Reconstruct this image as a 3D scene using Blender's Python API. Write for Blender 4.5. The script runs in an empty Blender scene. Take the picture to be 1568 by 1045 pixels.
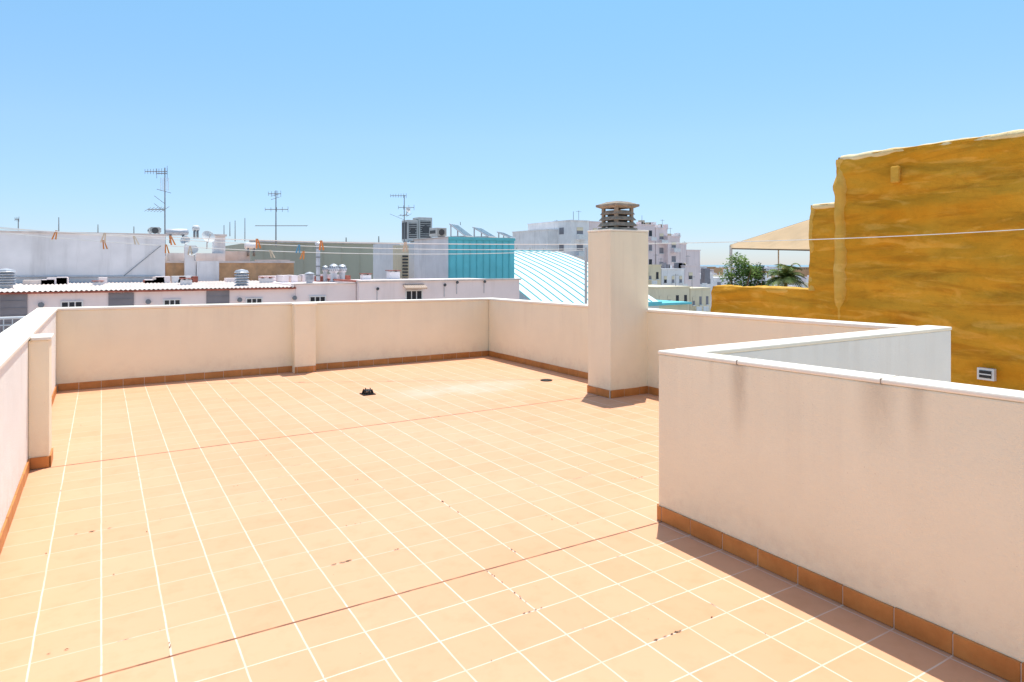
import bpy, math, random
from mathutils import Vector, noise
random.seed(7)
S = bpy.context.scene
EYE = 1.65
SA, CA = 0.5233, 0.8521

# ---------- back-projection helpers ----------
def ray(px):
    d = (px-784)/1024.0
    return SA+CA*d, CA-SA*d
def onY(px, py, Y):
    a, b = ray(px); D = Y/b
    return Vector((a*D, Y, EYE-(py-405)*D/1024))
def onX(px, py, X):
    a, b = ray(px); D = X/a
    return Vector((X, b*D, EYE-(py-405)*D/1024))
def atD(px, py, D):
    a, b = ray(px)
    return Vector((a*D, b*D, EYE-(py-405)*D/1024))

# ---------- materials ----------
def new_mat(name):
    m = bpy.data.materials.new(name); m.use_nodes = True
    nt = m.node_tree; b = nt.nodes['Principled BSDF']
    return m, nt, b
def N(nt, t, **kw):
    n = nt.nodes.new(t)
    for k, v in kw.items(): setattr(n, k, v)
    return n
def math_n(nt, op, a, b=None, c=None, clamp=False):
    n = nt.nodes.new('ShaderNodeMath'); n.operation = op; n.use_clamp = clamp
    for i, v in enumerate((a, b, c)):
        if v is None: continue
        if isinstance(v, (int, float)): n.inputs[i].default_value = v
        else: nt.links.new(v, n.inputs[i])
    return n.outputs[0]
def mix_c(nt, fac, a, b, mode='MIX'):
    n = nt.nodes.new('ShaderNodeMix'); n.data_type = 'RGBA'; n.blend_type = mode
    for i, v in ((0, fac), (6, a), (7, b)):
        if isinstance(v, (int, float)): n.inputs[i].default_value = v
        elif isinstance(v, (tuple, list)): n.inputs[i].default_value = (v[0], v[1], v[2], 1)
        else: nt.links.new(v, n.inputs[i])
    return n.outputs[2]
def mrange(nt, v, a, b, c=0.0, d=1.0, smooth=False):
    n = nt.nodes.new('ShaderNodeMapRange')
    if smooth: n.interpolation_type = 'SMOOTHSTEP'
    nt.links.new(v, n.inputs[0])
    for i, q in enumerate((a, b, c, d)): n.inputs[i+1].default_value = q
    return n.outputs[0]
def noise_n(nt, vec, scale, detail=4, rough=0.55, mapping=None, dist=0.0):
    if mapping:
        m = nt.nodes.new('ShaderNodeMapping'); m.inputs['Scale'].default_value = mapping
        nt.links.new(vec, m.inputs[0]); vec = m.outputs[0]
    n = nt.nodes.new('ShaderNodeTexNoise'); n.inputs['Scale'].default_value = scale
    n.inputs['Detail'].default_value = detail; n.inputs['Roughness'].default_value = rough
    n.inputs['Distortion'].default_value = dist
    nt.links.new(vec, n.inputs['Vector'])
    return n.outputs['Fac']
def objco(nt):
    return nt.nodes.new('ShaderNodeTexCoord').outputs['Object']
def add_bump(nt, b, h, strength=0.3, dist=0.01):
    n = nt.nodes.new('ShaderNodeBump'); n.inputs['Strength'].default_value = strength
    n.inputs['Distance'].default_value = dist
    nt.links.new(h, n.inputs['Height']); nt.links.new(n.outputs[0], b.inputs['Normal'])

def simple(name, col, rough=0.7, var=0.12, scale=3.0, metal=0.0, bump=0.0, bscale=40, streak=0.0, dark=(0.25,0.23,0.2)):
    m, nt, b = new_mat(name)
    co = objco(nt)
    n = noise_n(nt, co, scale, 5)
    f = mrange(nt, n, 0.3, 0.7)
    c = mix_c(nt, f, tuple(x*(1-var) for x in col), tuple(min(1, x*(1+var*0.6)) for x in col))
    if streak > 0:
        s = noise_n(nt, co, 1.0, 4, 0.6, mapping=(2.2, 2.2, 0.25))
        s = mrange(nt, s, 0.52, 0.78, 0, streak)
        c = mix_c(nt, s, c, dark)
    nt.links.new(c, b.inputs['Base Color'])
    b.inputs['Roughness'].default_value = rough
    b.inputs['Metallic'].default_value = metal
    b.inputs['Specular IOR Level'].default_value = 0.3
    if bump > 0:
        add_bump(nt, b, noise_n(nt, co, bscale, 5, 0.6), bump)
    return m

def plaster(name, col, stains=(), zt=1.1):
    """rendered terrace wall; stains: list of (y, width, length, strength)"""
    m, nt, b = new_mat(name)
    co = objco(nt)
    sep = N(nt, 'ShaderNodeSeparateXYZ'); nt.links.new(co, sep.inputs[0])
    n1 = noise_n(nt, co, 1.3, 5, 0.6)
    c = mix_c(nt, mrange(nt, n1, 0.3, 0.7), tuple(x*0.955 for x in col), tuple(min(1, x*1.03) for x in col))
    # faint run-off streaks below the coping
    st = noise_n(nt, co, 1.0, 5, 0.65, mapping=(5, 5, 0.35))
    fade = mrange(nt, sep.outputs[2], zt-0.75, zt, 0.0, 1.0)
    sm = math_n(nt, 'MULTIPLY', mrange(nt, st, 0.5, 0.8, 0, 0.25), fade)
    c = mix_c(nt, sm, c, (0.54, 0.43, 0.32))
    # splash dirt near the bottom
    lowd = math_n(nt, 'MULTIPLY', mrange(nt, sep.outputs[2], 0.1, 0.38, 1.0, 0.0), mrange(nt, noise_n(nt, co, 9, 6, 0.7), 0.45, 0.75, 0, 0.36))
    c = mix_c(nt, lowd, c, (0.62, 0.46, 0.33))
    fine = noise_n(nt, co, 14, 6, 0.7, mapping=(1, 1, 0.35))
    for (y, w, L, k) in stains:
        wob = math_n(nt, 'MULTIPLY', math_n(nt, 'SUBTRACT', fine, 0.5), w*0.6)
        dy = math_n(nt, 'ABSOLUTE', math_n(nt, 'SUBTRACT', math_n(nt, 'ADD', sep.outputs[1], wob), y))
        g = mrange(nt, dy, 0.0, w, 1.0, 0.0, True)
        h = mrange(nt, sep.outputs[2], zt-L, zt+0.02, 0.0, 1.0, True)
        q = math_n(nt, 'MULTIPLY', math_n(nt, 'MULTIPLY', g, h), mrange(nt, fine, 0.3, 0.6, 0.55*k, k))
        c = mix_c(nt, q, c, (0.44, 0.33, 0.22))
    # tiny pits
    pit = noise_n(nt, co, 60, 3, 0.6)
    c = mix_c(nt, mrange(nt, pit, 0.69, 0.76, 0, 0.45), c, (0.6, 0.46, 0.34))
    nt.links.new(c, b.inputs['Base Color'])
    b.inputs['Roughness'].default_value = 0.92
    b.inputs['Specular IOR Level'].default_value = 0.15
    hsum = math_n(nt, 'ADD', noise_n(nt, co, 90, 4, 0.7), math_n(nt, 'MULTIPLY', noise_n(nt, co, 2.5, 3), 3.0))
    add_bump(nt, b, hsum, 0.6, 0.007)
    return m

TX, TY, YJ1, YJ2 = 0.2525, 0.2457, 3.15, 6.59
def floor_material():
    m, nt, b = new_mat('terracotta_floor_tiles')
    co = objco(nt)
    sep = N(nt, 'ShaderNodeSeparateXYZ'); nt.links.new(co, sep.inputs[0])
    x, y = sep.outputs[0], sep.outputs[1]
    wob = math_n(nt, 'MULTIPLY', math_n(nt, 'SUBTRACT', noise_n(nt, co, 5, 2), 0.5), 0.006)
    xw = math_n(nt, 'ADD', x, wob); yw = math_n(nt, 'ADD', y, wob)
    def dist(v, off, p):
        t = math_n(nt, 'DIVIDE', math_n(nt, 'SUBTRACT', v, off), p)
        fr = math_n(nt, 'FRACT', math_n(nt, 'ADD', t, 0.5))
        return math_n(nt, 'MULTIPLY', math_n(nt, 'ABSOLUTE', math_n(nt, 'SUBTRACT', fr, 0.5)), p), math_n(nt, 'FLOOR', t)
    gx, ix = dist(xw, 0.0, TX); gy, iy = dist(yw, YJ1, TY)
    cmb = N(nt, 'ShaderNodeCombineXYZ'); nt.links.new(ix, cmb.inputs[0]); nt.links.new(iy, cmb.inputs[1])
    wn = N(nt, 'ShaderNodeTexWhiteNoise', noise_dimensions='2D'); nt.links.new(cmb.outputs[0], wn.inputs['Vector'])
    tile = mix_c(nt, wn.outputs['Value'], (0.685, 0.355, 0.196), (0.725, 0.388, 0.222))
    n1 = noise_n(nt, co, 0.55, 5, 0.6)
    tile = mix_c(nt, mrange(nt, n1, 0.35, 0.7, 0, 0.5), tile, (0.76, 0.435, 0.275))
    n2 = noise_n(nt, co, 7, 6, 0.65)
    tile = mix_c(nt, mrange(nt, n2, 0.5, 0.8, 0, 0.38), tile, (0.58, 0.27, 0.13))
    n4 = noise_n(nt, co, 1.1, 6, 0.7, dist=0.5)
    tile = mix_c(nt, mrange(nt, n4, 0.55, 0.75, 0, 0.22), tile, (0.56, 0.29, 0.16))
    # lime bloom patch left by standing water near the drains
    px_ = math_n(nt, 'DIVIDE', math_n(nt, 'SUBTRACT', x, 4.1), 1.3)
    py_ = math_n(nt, 'DIVIDE', math_n(nt, 'SUBTRACT', y, 7.9), 0.55)
    r = math_n(nt, 'SQRT', math_n(nt, 'ADD', math_n(nt, 'MULTIPLY', px_, px_), math_n(nt, 'MULTIPLY', py_, py_)))
    pm = math_n(nt, 'MULTIPLY', mrange(nt, r, 0.2, 1.1, 1, 0, True), mrange(nt, noise_n(nt, co, 2.2, 5, 0.65), 0.35, 0.6, 0.1, 0.6))
    tile = mix_c(nt, pm, tile, (0.74, 0.54, 0.44))
    mx = mrange(nt, gx, 0.0026, 0.0052, 0.9, 0, True)
    my0 = mrange(nt, gy, 0.0024, 0.0048, 1, 0, True)
    near = mrange(nt, y, YJ1-0.01, YJ1+0.01, 0.9, 0.45)
    my = math_n(nt, 'MULTIPLY', my0, near)
    gn = noise_n(nt, co, 3.1, 4, 0.6)
    groutc = mix_c(nt, mrange(nt, gn, 0.35, 0.7), (0.84, 0.68, 0.55), (0.78, 0.52, 0.38))
    g = math_n(nt, 'MAXIMUM', mx, my)
    c = mix_c(nt, g, tile, groutc)
    # grime packed in some grout runs
    gd = noise_n(nt, co, 2.3, 6, 0.75, dist=0.4)
    gm = math_n(nt, 'MULTIPLY', math_n(nt, 'MAXIMUM', mx, my0), mrange(nt, gd, 0.60, 0.67, 0, 0.8))
    c = mix_c(nt, gm, c, (0.18, 0.12, 0.08))
    # expansion joints (brown mastic)
    for yj in (YJ1, YJ2):
        dj = math_n(nt, 'ABSOLUTE', math_n(nt, 'SUBTRACT', yw, yj))
        w0 = 0.0055 if yj == YJ1 else 0.009
        jm = mrange(nt, dj, w0, w0+.003, 1, 0, True)
        jc = mix_c(nt, mrange(nt, noise_n(nt, co, 11, 4), 0.4, 0.65), (0.22, 0.10, 0.055), (0.42, 0.20, 0.10))
        c = mix_c(nt, jm, c, jc)
    # small dark specks
    sp = noise_n(nt, co, 26, 2, 0.5)
    c = mix_c(nt, mrange(nt, sp, 0.77, 0.80, 0, 0.6), c, (0.30, 0.18, 0.10))
    nt.links.new(c, b.inputs['Base Color'])
    b.inputs['Roughness'].default_value = 0.6
    b.inputs['Specular IOR Level'].default_value = 0.2
    h = math_n(nt, 'ADD', math_n(nt, 'MULTIPLY', g, -1.0), math_n(nt, 'MULTIPLY', noise_n(nt, co, 20, 4), 0.25))
    add_bump(nt, b, h, 0.5, 0.002)
    return m

def skirt_tile_mat():
    m, nt, b = new_mat('skirting_tile')
    co = objco(nt)
    n = noise_n(nt, co, 3.5, 6, 0.7)
    c = mix_c(nt, mrange(nt, n, 0.3, 0.7), (0.44, 0.155, 0.033), (0.66, 0.28, 0.075))
    nt.links.new(c, b.inputs['Base Color']); b.inputs['Roughness'].default_value = 0.5
    return m

def foam_mat(name, c0, c1, c2, amt=0.55):
    m, nt, b = new_mat(name)
    co = objco(nt)
    n = noise_n(nt, co, 0.45, 5, 0.55, mapping=(1, 1, 1.5), dist=0.6)
    c = mix_c(nt, mrange(nt, n, 0.35, 0.65), c0, c1)
    s = noise_n(nt, co, 1.0, 6, 0.65, mapping=(0.6, 0.5, 3.6), dist=1.2)
    c = mix_c(nt, mrange(nt, s, 0.48, 0.66, 0, amt), c, c2)
    s2 = noise_n(nt, co, 1.7, 4, 0.5, mapping=(0.8, 0.5, 2.2), dist=1.6)
    c = mix_c(nt, mrange(nt, s2, 0.54, 0.68, 0, 0.6), c, tuple(min(1, x*1.15+.04) for x in c1))
    n3 = noise_n(nt, co, 5.0, 6, 0.7)
    c = mix_c(nt, mrange(nt, n3, 0.5, 0.72, 0, 0.4), c, tuple(x*0.75 for x in c0))
    nt.links.new(c, b.inputs['Base Color']); b.inputs['Roughness'].default_value = 0.85
    b.inputs['Specular IOR Level'].default_value = 0.2
    add_bump(nt, b, noise_n(nt, co, 9, 6, 0.65), 0.7, 0.035)
    return m

M = {}
M['floor'] = floor_material()
WALLC = (0.945, 0.85, 0.635)
M['wall'] = plaster('terrace_plaster', WALLC)
M['wall_near'] = plaster('terrace_plaster_stained', WALLC, stains=[(2.55, 0.085, 0.6, 0.6), (1.76, 0.12, 0.42, 0.45), (1.58, 0.06, 0.38, 0.38), (2.75, 0.03, 0.3, 0.2)], zt=1.11)
M['wall_white'] = plaster('white_plaster', (0.92, 0.90, 0.84))
M['coping'] = simple('coping_paint', (0.91, 0.85, 0.72), 0.85, 0.08, 2.5, bump=0.15)
M['skirt'] = skirt_tile_mat()
M['grout'] = simple('grout', (0.78, 0.68, 0.56), 0.9)
M['conc'] = simple('chimney_concrete', (0.36, 0.30, 0.23), 0.95, 0.35, 14, bump=0.5)
M['black'] = simple('black_plastic', (0.02, 0.02, 0.02), 0.5)
M['glass'] = simple('dark_glass', (0.03, 0.035, 0.045), 0.15)
M['frame'] = simple('white_frame', (0.75, 0.75, 0.74), 0.5)
M['white1'] = simple('old_white_render', (0.84, 0.81, 0.80), 0.9, 0.12, 0.7, streak=0.5, dark=(0.5, 0.47, 0.45))
M['pink'] = simple('pinkish_white_render', (0.90, 0.79, 0.77), 0.9, 0.06, 0.9, streak=0.35, dark=(0.6, 0.49, 0.45))
M['pink2'] = simple('pink_render', (0.82, 0.69, 0.67), 0.9, 0.08, 0.3, streak=0.2)
M['cream'] = simple('cream_render', (0.80, 0.69, 0.49), 0.9, 0.08, 0.3, streak=0.2)
M['olive'] = simple('olive_grey_cladding', (0.50, 0.45, 0.34), 0.9, 0.08, 0.3, streak=0.15)
M['brick'] = simple('brown_brick', (0.62, 0.36, 0.19), 0.9, 0.25, 2.5, streak=0.35)
M['red'] = simple('red_tile_edge', (0.42, 0.13, 0.09), 0.85, 0.4, 4)
M['roofw'] = simple('whitewashed_roof', (0.72, 0.62, 0.56), 0.9, 0.2, 2.0)
M['shut'] = simple('grey_shutter', (0.24, 0.23, 0.25), 0.6, 0.15, 2.0)
M['neigh'] = simple('pale_roof_tiles', (0.62, 0.48, 0.38), 0.9, 0.15, 1.5)
M['patio'] = simple('patio_tiles', (0.66, 0.54, 0.42), 0.9, 0.12, 1.5)
M['steel'] = simple('galvanised_steel', (0.55, 0.56, 0.58), 0.45, 0.15, 5, metal=0.3)
M['alum'] = simple('antenna_aluminium', (0.26, 0.26, 0.26), 0.5, 0.1, 5, metal=0.3)
M['dish'] = simple('dish_paint', (0.72, 0.72, 0.70), 0.5)
M['teal'] = simple('turquoise_metal', (0.16, 0.60, 0.65), 0.5, 0.12, 1.2)
M['tealrib'] = simple('turquoise_rib', (0.15, 0.54, 0.57), 0.5)
M['vault'] = simple('pale_vault_metal', (0.70, 0.80, 0.79), 0.7, 0.06, 0.8)
M['acw'] = simple('ac_casing', (0.55, 0.55, 0.52), 0.5)
M['grill'] = simple('ac_grill', (0.08, 0.08, 0.08), 0.6)
M['solar'] = simple('solar_glass', (0.16, 0.24, 0.27), 0.2, 0.3, 2)
M['foam'] = foam_mat('ochre_spray_foam', (0.64, 0.275, 0.014), (0.73, 0.36, 0.032), (0.42, 0.16, 0.008), 0.65)
M['foamlip'] = foam_mat('ochre_foam_lip', (0.72, 0.38, 0.05), (0.80, 0.48, 0.11), (0.60, 0.28, 0.025), 0.3)
M['foamtop'] = foam_mat('weathered_foam_lip', (0.82, 0.60, 0.28), (0.86, 0.72, 0.45), (0.74, 0.42, 0.1), 0.4)
M['sail'] = simple('shade_cloth', (0.50, 0.35, 0.20), 0.9, 0.1, 1.0)
M['ground'] = simple('city_ground', (0.42, 0.39, 0.35), 0.95, 0.3, 0.02)
M['sea'] = simple('sea_water', (0.22, 0.34, 0.40), 0.5, 0.15, 0.004)
M['wire'] = simple('white_wire', (0.80, 0.80, 0.78), 0.6)
M['peg'] = simple('orange_peg', (0.78, 0.30, 0.08), 0.6)
M['pegw'] = simple('pale_peg', (0.72, 0.60, 0.45), 0.6)
M['pegb'] = simple('blue_peg', (0.12, 0.35, 0.55), 0.6)
M['leafdry'] = simple('dry_leaf', (0.18, 0.12, 0.07), 0.9, 0.4, 30)
M['bark'] = simple('bark', (0.16, 0.12, 0.08), 0.9)
def leaf_mat(name, a, c):
    m, nt, b = new_mat(name)
    co = objco(nt)
    col = mix_c(nt, mrange(nt, noise_n(nt, co, 4, 3), 0.35, 0.65), a, c)
    nt.links.new(col, b.inputs['Base Color']); b.inputs['Roughness'].default_value = 0.7
    b.inputs['Specular IOR Level'].default_value = 0.2
    return m
M['leaf'] = leaf_mat('bush_leaves', (0.05, 0.12, 0.02), (0.18, 0.28, 0.06))
M['palm'] = leaf_mat('palm_leaves', (0.08, 0.15, 0.04), (0.24, 0.32, 0.12))

# ---------- mesh builder ----------
class MB:
    def __init__(s): s.v = []; s.f = []; s.mi = []; s.mats = []
    def slot(s, k):
        if k not in s.mats: s.mats.append(k)
        return s.mats.index(k)
    def poly(s, pts, k):
        i = len(s.v); s.v += [tuple(p) for p in pts]; s.f.append(tuple(range(i, i+len(pts)))); s.mi.append(s.slot(k))
    def hexa(s, p, k):
        i = len(s.v); s.v += [tuple(q) for q in p]; m = s.slot(k)
        for f in ((0,3,2,1),(4,5,6,7),(0,1,5,4),(1,2,6,5),(2,3,7,6),(3,0,4,7)):
            s.f.append(tuple(i+j for j in f)); s.mi.append(m)
    def box(s, x0, x1, y0, y1, z0, z1, k):
        if x0 > x1: x0, x1 = x1, x0
        if y0 > y1: y0, y1 = y1, y0
        if z0 > z1: z0, z1 = z1, z0
        s.hexa([(x0,y0,z0),(x1,y0,z0),(x1,y1,z0),(x0,y1,z0),(x0,y0,z1),(x1,y0,z1),(x1,y1,z1),(x0,y1,z1)], k)
    def frus(s, cx, cy, z0, z1, h0, h1, k):
        s.hexa([(cx-h0,cy-h0,z0),(cx+h0,cy-h0,z0),(cx+h0,cy+h0,z0),(cx-h0,cy+h0,z0),
                (cx-h1,cy-h1,z1),(cx+h1,cy-h1,z1),(cx+h1,cy+h1,z1),(cx-h1,cy+h1,z1)], k)
    def cyl(s, p0, p1, r0, r1=None, n=8, k='steel', cap=True):
        r1 = r0 if r1 is None else r1
        p0, p1 = Vector(p0), Vector(p1); d = (p1-p0).normalized()
        a = d.orthogonal().normalized(); b = d.cross(a); i = len(s.v); m = s.slot(k)
        for p, r in ((p0, r0), (p1, r1)):
            for j in range(n):
                t = 2*math.pi*j/n; s.v.append(tuple(p+a*math.cos(t)*r+b*math.sin(t)*r))
        for j in range(n):
            s.f.append((i+j, i+(j+1)%n, i+n+(j+1)%n, i+n+j)); s.mi.append(m)
        if cap:
            s.f.append(tuple(i+j for j in reversed(range(n)))); s.mi.append(m)
            s.f.append(tuple(i+n+j for j in range(n))); s.mi.append(m)
    def lathe(s, c, prof, n=20, k='steel', axis=Vector((0,0,1))):
        axis = axis.normalized(); a = axis.orthogonal().normalized(); b = axis.cross(a); c = Vector(c)
        i = len(s.v); m = s.slot(k)
        for (r, h) in prof:
            for j in range(n):
                t = 2*math.pi*j/n; s.v.append(tuple(c+axis*h+(a*math.cos(t)+b*math.sin(t))*r))
        for q in range(len(prof)-1):
            for j in range(n):
                s.f.append((i+q*n+j, i+q*n+(j+1)%n, i+(q+1)*n+(j+1)%n, i+(q+1)*n+j)); s.mi.append(m)
    def done(s, name, parent=None, bevel=0, smooth=False):
        me = bpy.data.meshes.new(name); me.from_pydata(s.v, [], s.f)
        for k in s.mats: me.materials.append(M[k])
        for p, m in zip(me.polygons, s.mi): p.material_index = m; p.use_smooth = smooth
        me.update()
        o = bpy.data.objects.new(name, me); S.collection.objects.link(o)
        if parent: o.parent = parent
        if bevel:
            bv = o.modifiers.new('bevel', 'BEVEL'); bv.width = bevel; bv.segments = 2; bv.limit_method = 'ANGLE'
        return o
def empty(name):
    o = bpy.data.objects.new(name, None); S.collection.objects.link(o); return o

# ================= TERRACE =================
f = MB()
f.poly([(-0.5,-4,0),(3.07,-4,0),(3.07,3.19,0),(-0.5,3.19,0)], 'floor')
f.poly([(-0.5,3.19,0),(5.97,3.19,0),(5.97,10.5,0),(-0.5,10.5,0)], 'floor')
f.done('terrace_floor')
g = MB()
g.box(-0.7, 3.2, -4, 3.1, -13, -0.02, 'cream'); g.box(-0.7, 6.15, 3.1, 10.7, -13, -0.02, 'cream')
g.done('terrace_building')

def wall(name, x0, x1, y0, y1, za, zb, along, mat='wall', cap=True, over=0.015, capm='coping', capt=0.035):
    """za,zb: heights at the two ends along the given axis"""
    p = empty(name); m = MB(); t = capt if cap else 0
    if along == 'x': z = [za, zb, zb, za]
    else: z = [za, za, zb, zb]
    q = [(x0,y0),(x1,y0),(x1,y1),(x0,y1)]
    m.hexa([(a,b,-0.01) for a, b in q]+[(a,b,h-t) for (a,b),h in zip(q, z)], mat)
    m.done('wall_body', p, bevel=0.008)
    if cap:
        m = MB(); o = over
        q2 = [(x0-o,y0-o),(x1+o,y0-o),(x1+o,y1+o),(x0-o,y1+o)]
        m.hexa([(a,b,h-t+0.001) for (a,b),h in zip(q2,z)]+[(a,b,h) for (a,b),h in zip(q2,z)], capm)
        m.done('coping', p, bevel=0.008)
    return p
def skirting(parent, a, b, fixed, axis, side, ph=0.0, h=0.095, z=0.0):
    """tiles from a to b; axis 'x' or 'y' ; fixed coordinate of wall face, side = +1/-1 outward"""
    m = MB(); pitch = TX if axis == 'x' else TY
    def bx(p, q, t0, t1, z0, z1, k):
        if axis == 'x': m.box(p, q, fixed+side*t0, fixed+side*t1, z0, z1, k)
        else: m.box(fixed+side*t0, fixed+side*t1, p, q, z0, z1, k)
    bx(a, b, 0.001, 0.009, 0.001, h-0.004, 'grout')
    i0 = math.floor((a-ph)/pitch)
    t = ph+i0*pitch
    while t < b:
        p, q = max(a, t+0.0025), min(b, t+pitch-0.0025)
        if q-p > 0.02: bx(p, q, 0.0, 0.013+random.uniform(-.001,.001), 0.003, h+random.uniform(-.002,.002), 'skirt')
        t += pitch
    m.done('skirting_tiles', parent, bevel=0.002)

w = wall('parapet_wall', -0.70, 6.15, 10.5, 10.7, 1.082, 1.035, 'x'); skirting(w, -0.48, 5.95, 10.5, 'x', -1)
m = MB(); m.box(2.49, 2.81, 10.33, 10.499, -0.01, 1.028, 'wall'); m.done('pilaster', w, bevel=0.008)
m = MB(); m.box(2.475, 2.825, 10.315, 10.483, 1.029, 1.057, 'coping'); m.done('pilaster_cap', w, bevel=0.006)
skirting(w, 2.49, 2.81, 10.33, 'x', -1)
w = wall('parapet_wall', 5.95, 6.15, 3.19, 10.483, 1.105, 1.035, 'y'); skirting(w, 3.2, 10.48, 5.95, 'y', -1, ph=YJ1)
# left parapet
w = wall('parapet_wall', -0.70, -0.5, -4, 10.483, 1.09, 1.08, 'y', mat='wall_white'); skirting(w, -4, 6.58, -0.5, 'y', 1, ph=YJ1); skirting(w, 6.9, 10.48, -0.5, 'y', 1, ph=YJ1)
m = MB(); m.box(-0.499, -0.36, 6.60, 6.90, -0.01, 1.035, 'wall'); m.done('pilaster', w, bevel=0.008)
m = MB(); m.box(-0.484, -0.345, 6.585, 6.915, 1.036, 1.062, 'coping'); m.done('pilaster_cap', w, bevel=0.006)
skirting(w, -0.486, -0.36, 6.60, 'x', -1); skirting(w, 6.60, 6.90, -0.36, 'y', 1)
# cross wall and near wall
w = wall('parapet_wall', 3.222, 6.37, 2.99, 3.189, 1.095, 1.10, 'x', mat='wall_white', over=0.006, capt=0.03)
w = wall('parapet_wall', 3.07, 3.22, -4, 3.19, 1.235, 1.093, 'y', mat='wall_near', over=0.004, capt=0.025)
skirting(w, -4, 3.19, 3.07, 'y', -1, ph=YJ1); skirting(w, 3.07, 3.2, 3.19, 'x', 1)
# hairline cracks / mortar joints in the coping
m = MB()
for y, z in ((2.56, 1.1054), (1.74, 1.1214), (.6, 1.1437)):
    for k in range(5):
        t = k/5; m.box(3.0655+t*.16, 3.0655+(t+.2)*.16-.001, y+random.uniform(-.003,.003), y+.003+random.uniform(0,.002), z-.026, z+.0015, 'conc')
m.done('coping_cracks', w)

# chimney
c = empty('chimney')
m = MB(); m.box(5.34, 5.97, 6.38, 6.83, -0.01, 2.06, 'wall'); m.done('shaft', c, bevel=0.01)
m = MB(); m.box(5.335, 5.975, 6.375, 6.835, 2.061, 2.085, 'coping'); m.done('top_slab', c, bevel=0.006)
skirting(c, 5.34, 5.95, 6.38, 'x', -1); skirting(c, 6.38, 6.83, 5.34, 'y', -1); skirting(c, 5.34, 5.95, 6.83, 'x', 1)
m = MB(); cx, cy = 5.64, 6.6
m.frus(cx, cy, 2.086, 2.115, 0.185, 0.175, 'conc')
for i in range(3):
    z = 2.135+i*0.075; s = 0.185-i*0.012
    m.frus(cx, cy, z, z+0.05, s, s-0.035, 'conc')
for sx in (-1, 1):
    for sy in (-1, 1):
        m.box(cx+sx*0.125-0.02, cx+sx*0.125+0.02, cy+sy*0.125-0.02, cy+sy*0.125+0.02, 2.116, 2.375, 'conc')
m.box(cx-.09, cx+.09, cy-.09, cy+.09, 2.116, 2.34, 'grill')
m.frus(cx, cy, 2.365, 2.385, 0.15, 0.195, 'conc'); m.frus(cx, cy, 2.385, 2.415, 0.198, 0.198, 'conc'); m.frus(cx, cy, 2.416, 2.45, 0.185, 0.10, 'conc')
m.done('concrete_cowl', c, bevel=0.004)

# drains
m = MB(); dx, dy = 2.88, 8.19
m.box(dx-.08, dx+.08, dy-.08, dy+.08, 0.003, 0.012, 'black')
for j in range(12):
    a = 2*math.pi*j/12
    p0 = Vector((dx+.07*math.cos(a), dy+.07*math.sin(a), .01)); p1 = Vector((dx+.055*math.cos(a+.15), dy+.055*math.sin(a+.15), .065+random.uniform(-.01,.012)))
    m.cyl(p0, p1, .008, .006, 5, 'black')
m.lathe((dx, dy, 0), [(.06,.045),(.052,.055),(.03,.062),(.005,.065)], 12, 'black')
m.done('floor_drain')
m = MB(); dx, dy = 5.38, 7.83
m.lathe((dx, dy, 0), [(.085,.003),(.085,.010),(.075,.012),(.075,.006),(.002,.006)], 20, 'black')
for j in range(-3, 4): m.box(dx-.065, dx+.065, dy+j*.019-.004, dy+j*.019+.004, .007, .011, 'grill')
m.done('floor_drain')

# dry leaf / dirt litter on the tiles
m = MB()
def litter(x, y, L, W, ang, lift=0.012):
    d = Vector((math.cos(ang), math.sin(ang), 0)); n = Vector((-d.y, d.x, 0)); p = Vector((x, y, 0.003))
    n1, n2 = random.uniform(.5,1), random.uniform(.5,1)
    a = p-d*L/2; b = p+d*L/2; up = Vector((0,0,lift*random.uniform(.4,1)))
    m.poly([a, p-n*W/2*n1+up*.4, b, p+up], 'leafdry'); m.poly([a, p+up, b, p+n*W/2*n2+up*.3], 'leafdry')
def onfloor(px, py):
    D = EYE*1024/(py-405); a, b = ray(px); return a*D, b*D
def snap(x, y, ax):
    return (x, YJ1+round((y-YJ1)/TY)*TY) if ax == 0 else (round(x/TX)*TX, y)
for (px, py, n, spread, ln, ax) in [(522,858,11,.055,.035,0),(690,768,4,.05,.03,1),(795,838,4,.03,.03,1),(1030,974,8,.05,.03,0),(815,935,4,.03,.025,0),(135,817,6,.06,.03,0),
        (605,840,3,.015,.022,0),(360,745,2,.02,.018,0),(550,735,2,.02,.02,0),(440,765,2,.02,.02,0),(845,795,2,.03,.02,1),
        (770,880,4,.05,.02,1),(800,910,4,.05,.02,1),(880,803,1,.02,.02,0),(415,697,2,.02,.02,0),(560,800,3,.05,.015,0),(85,1000,2,.03,.02,0),(700,785,3,.03,.02,1),
        (980,735,6,.06,.025,0),(105,598,6,.07,.03,0),(125,652,1,.02,.02,0),(815,667,1,.02,.02,0),(225,815,2,.01,.02,1),(70,850,2,.02,.02,1),(1095,945,2,.02,.02,0),(270,985,3,.03,.02,1)]:
    x, y = onfloor(px, py)
    if n > 2: x, y = snap(x, y, ax)
    along = 0 if ax == 0 else math.pi/2
    for k in range(n):
        t = random.gauss(0, spread)
        litter(x+(t if ax == 0 else random.gauss(0,.002)), y+(t if ax else random.gauss(0,.002)), ln*random.uniform(.5,1.1), .008*random.uniform(.6,1.3), along+random.gauss(0,.12), .005)
for k in range(170):
    x = random.uniform(-.45, 5.9); y = random.uniform(1.2, 10.4)
    if y < 3.2 and x > 3.0: continue
    x, y = snap(x, y, random.choice((0,1)))
    s = random.uniform(.005, .014); litter(x, y, s, s*.6, random.uniform(0, 3.1), .004)
m.done('dry_leaf_litter')

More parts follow.
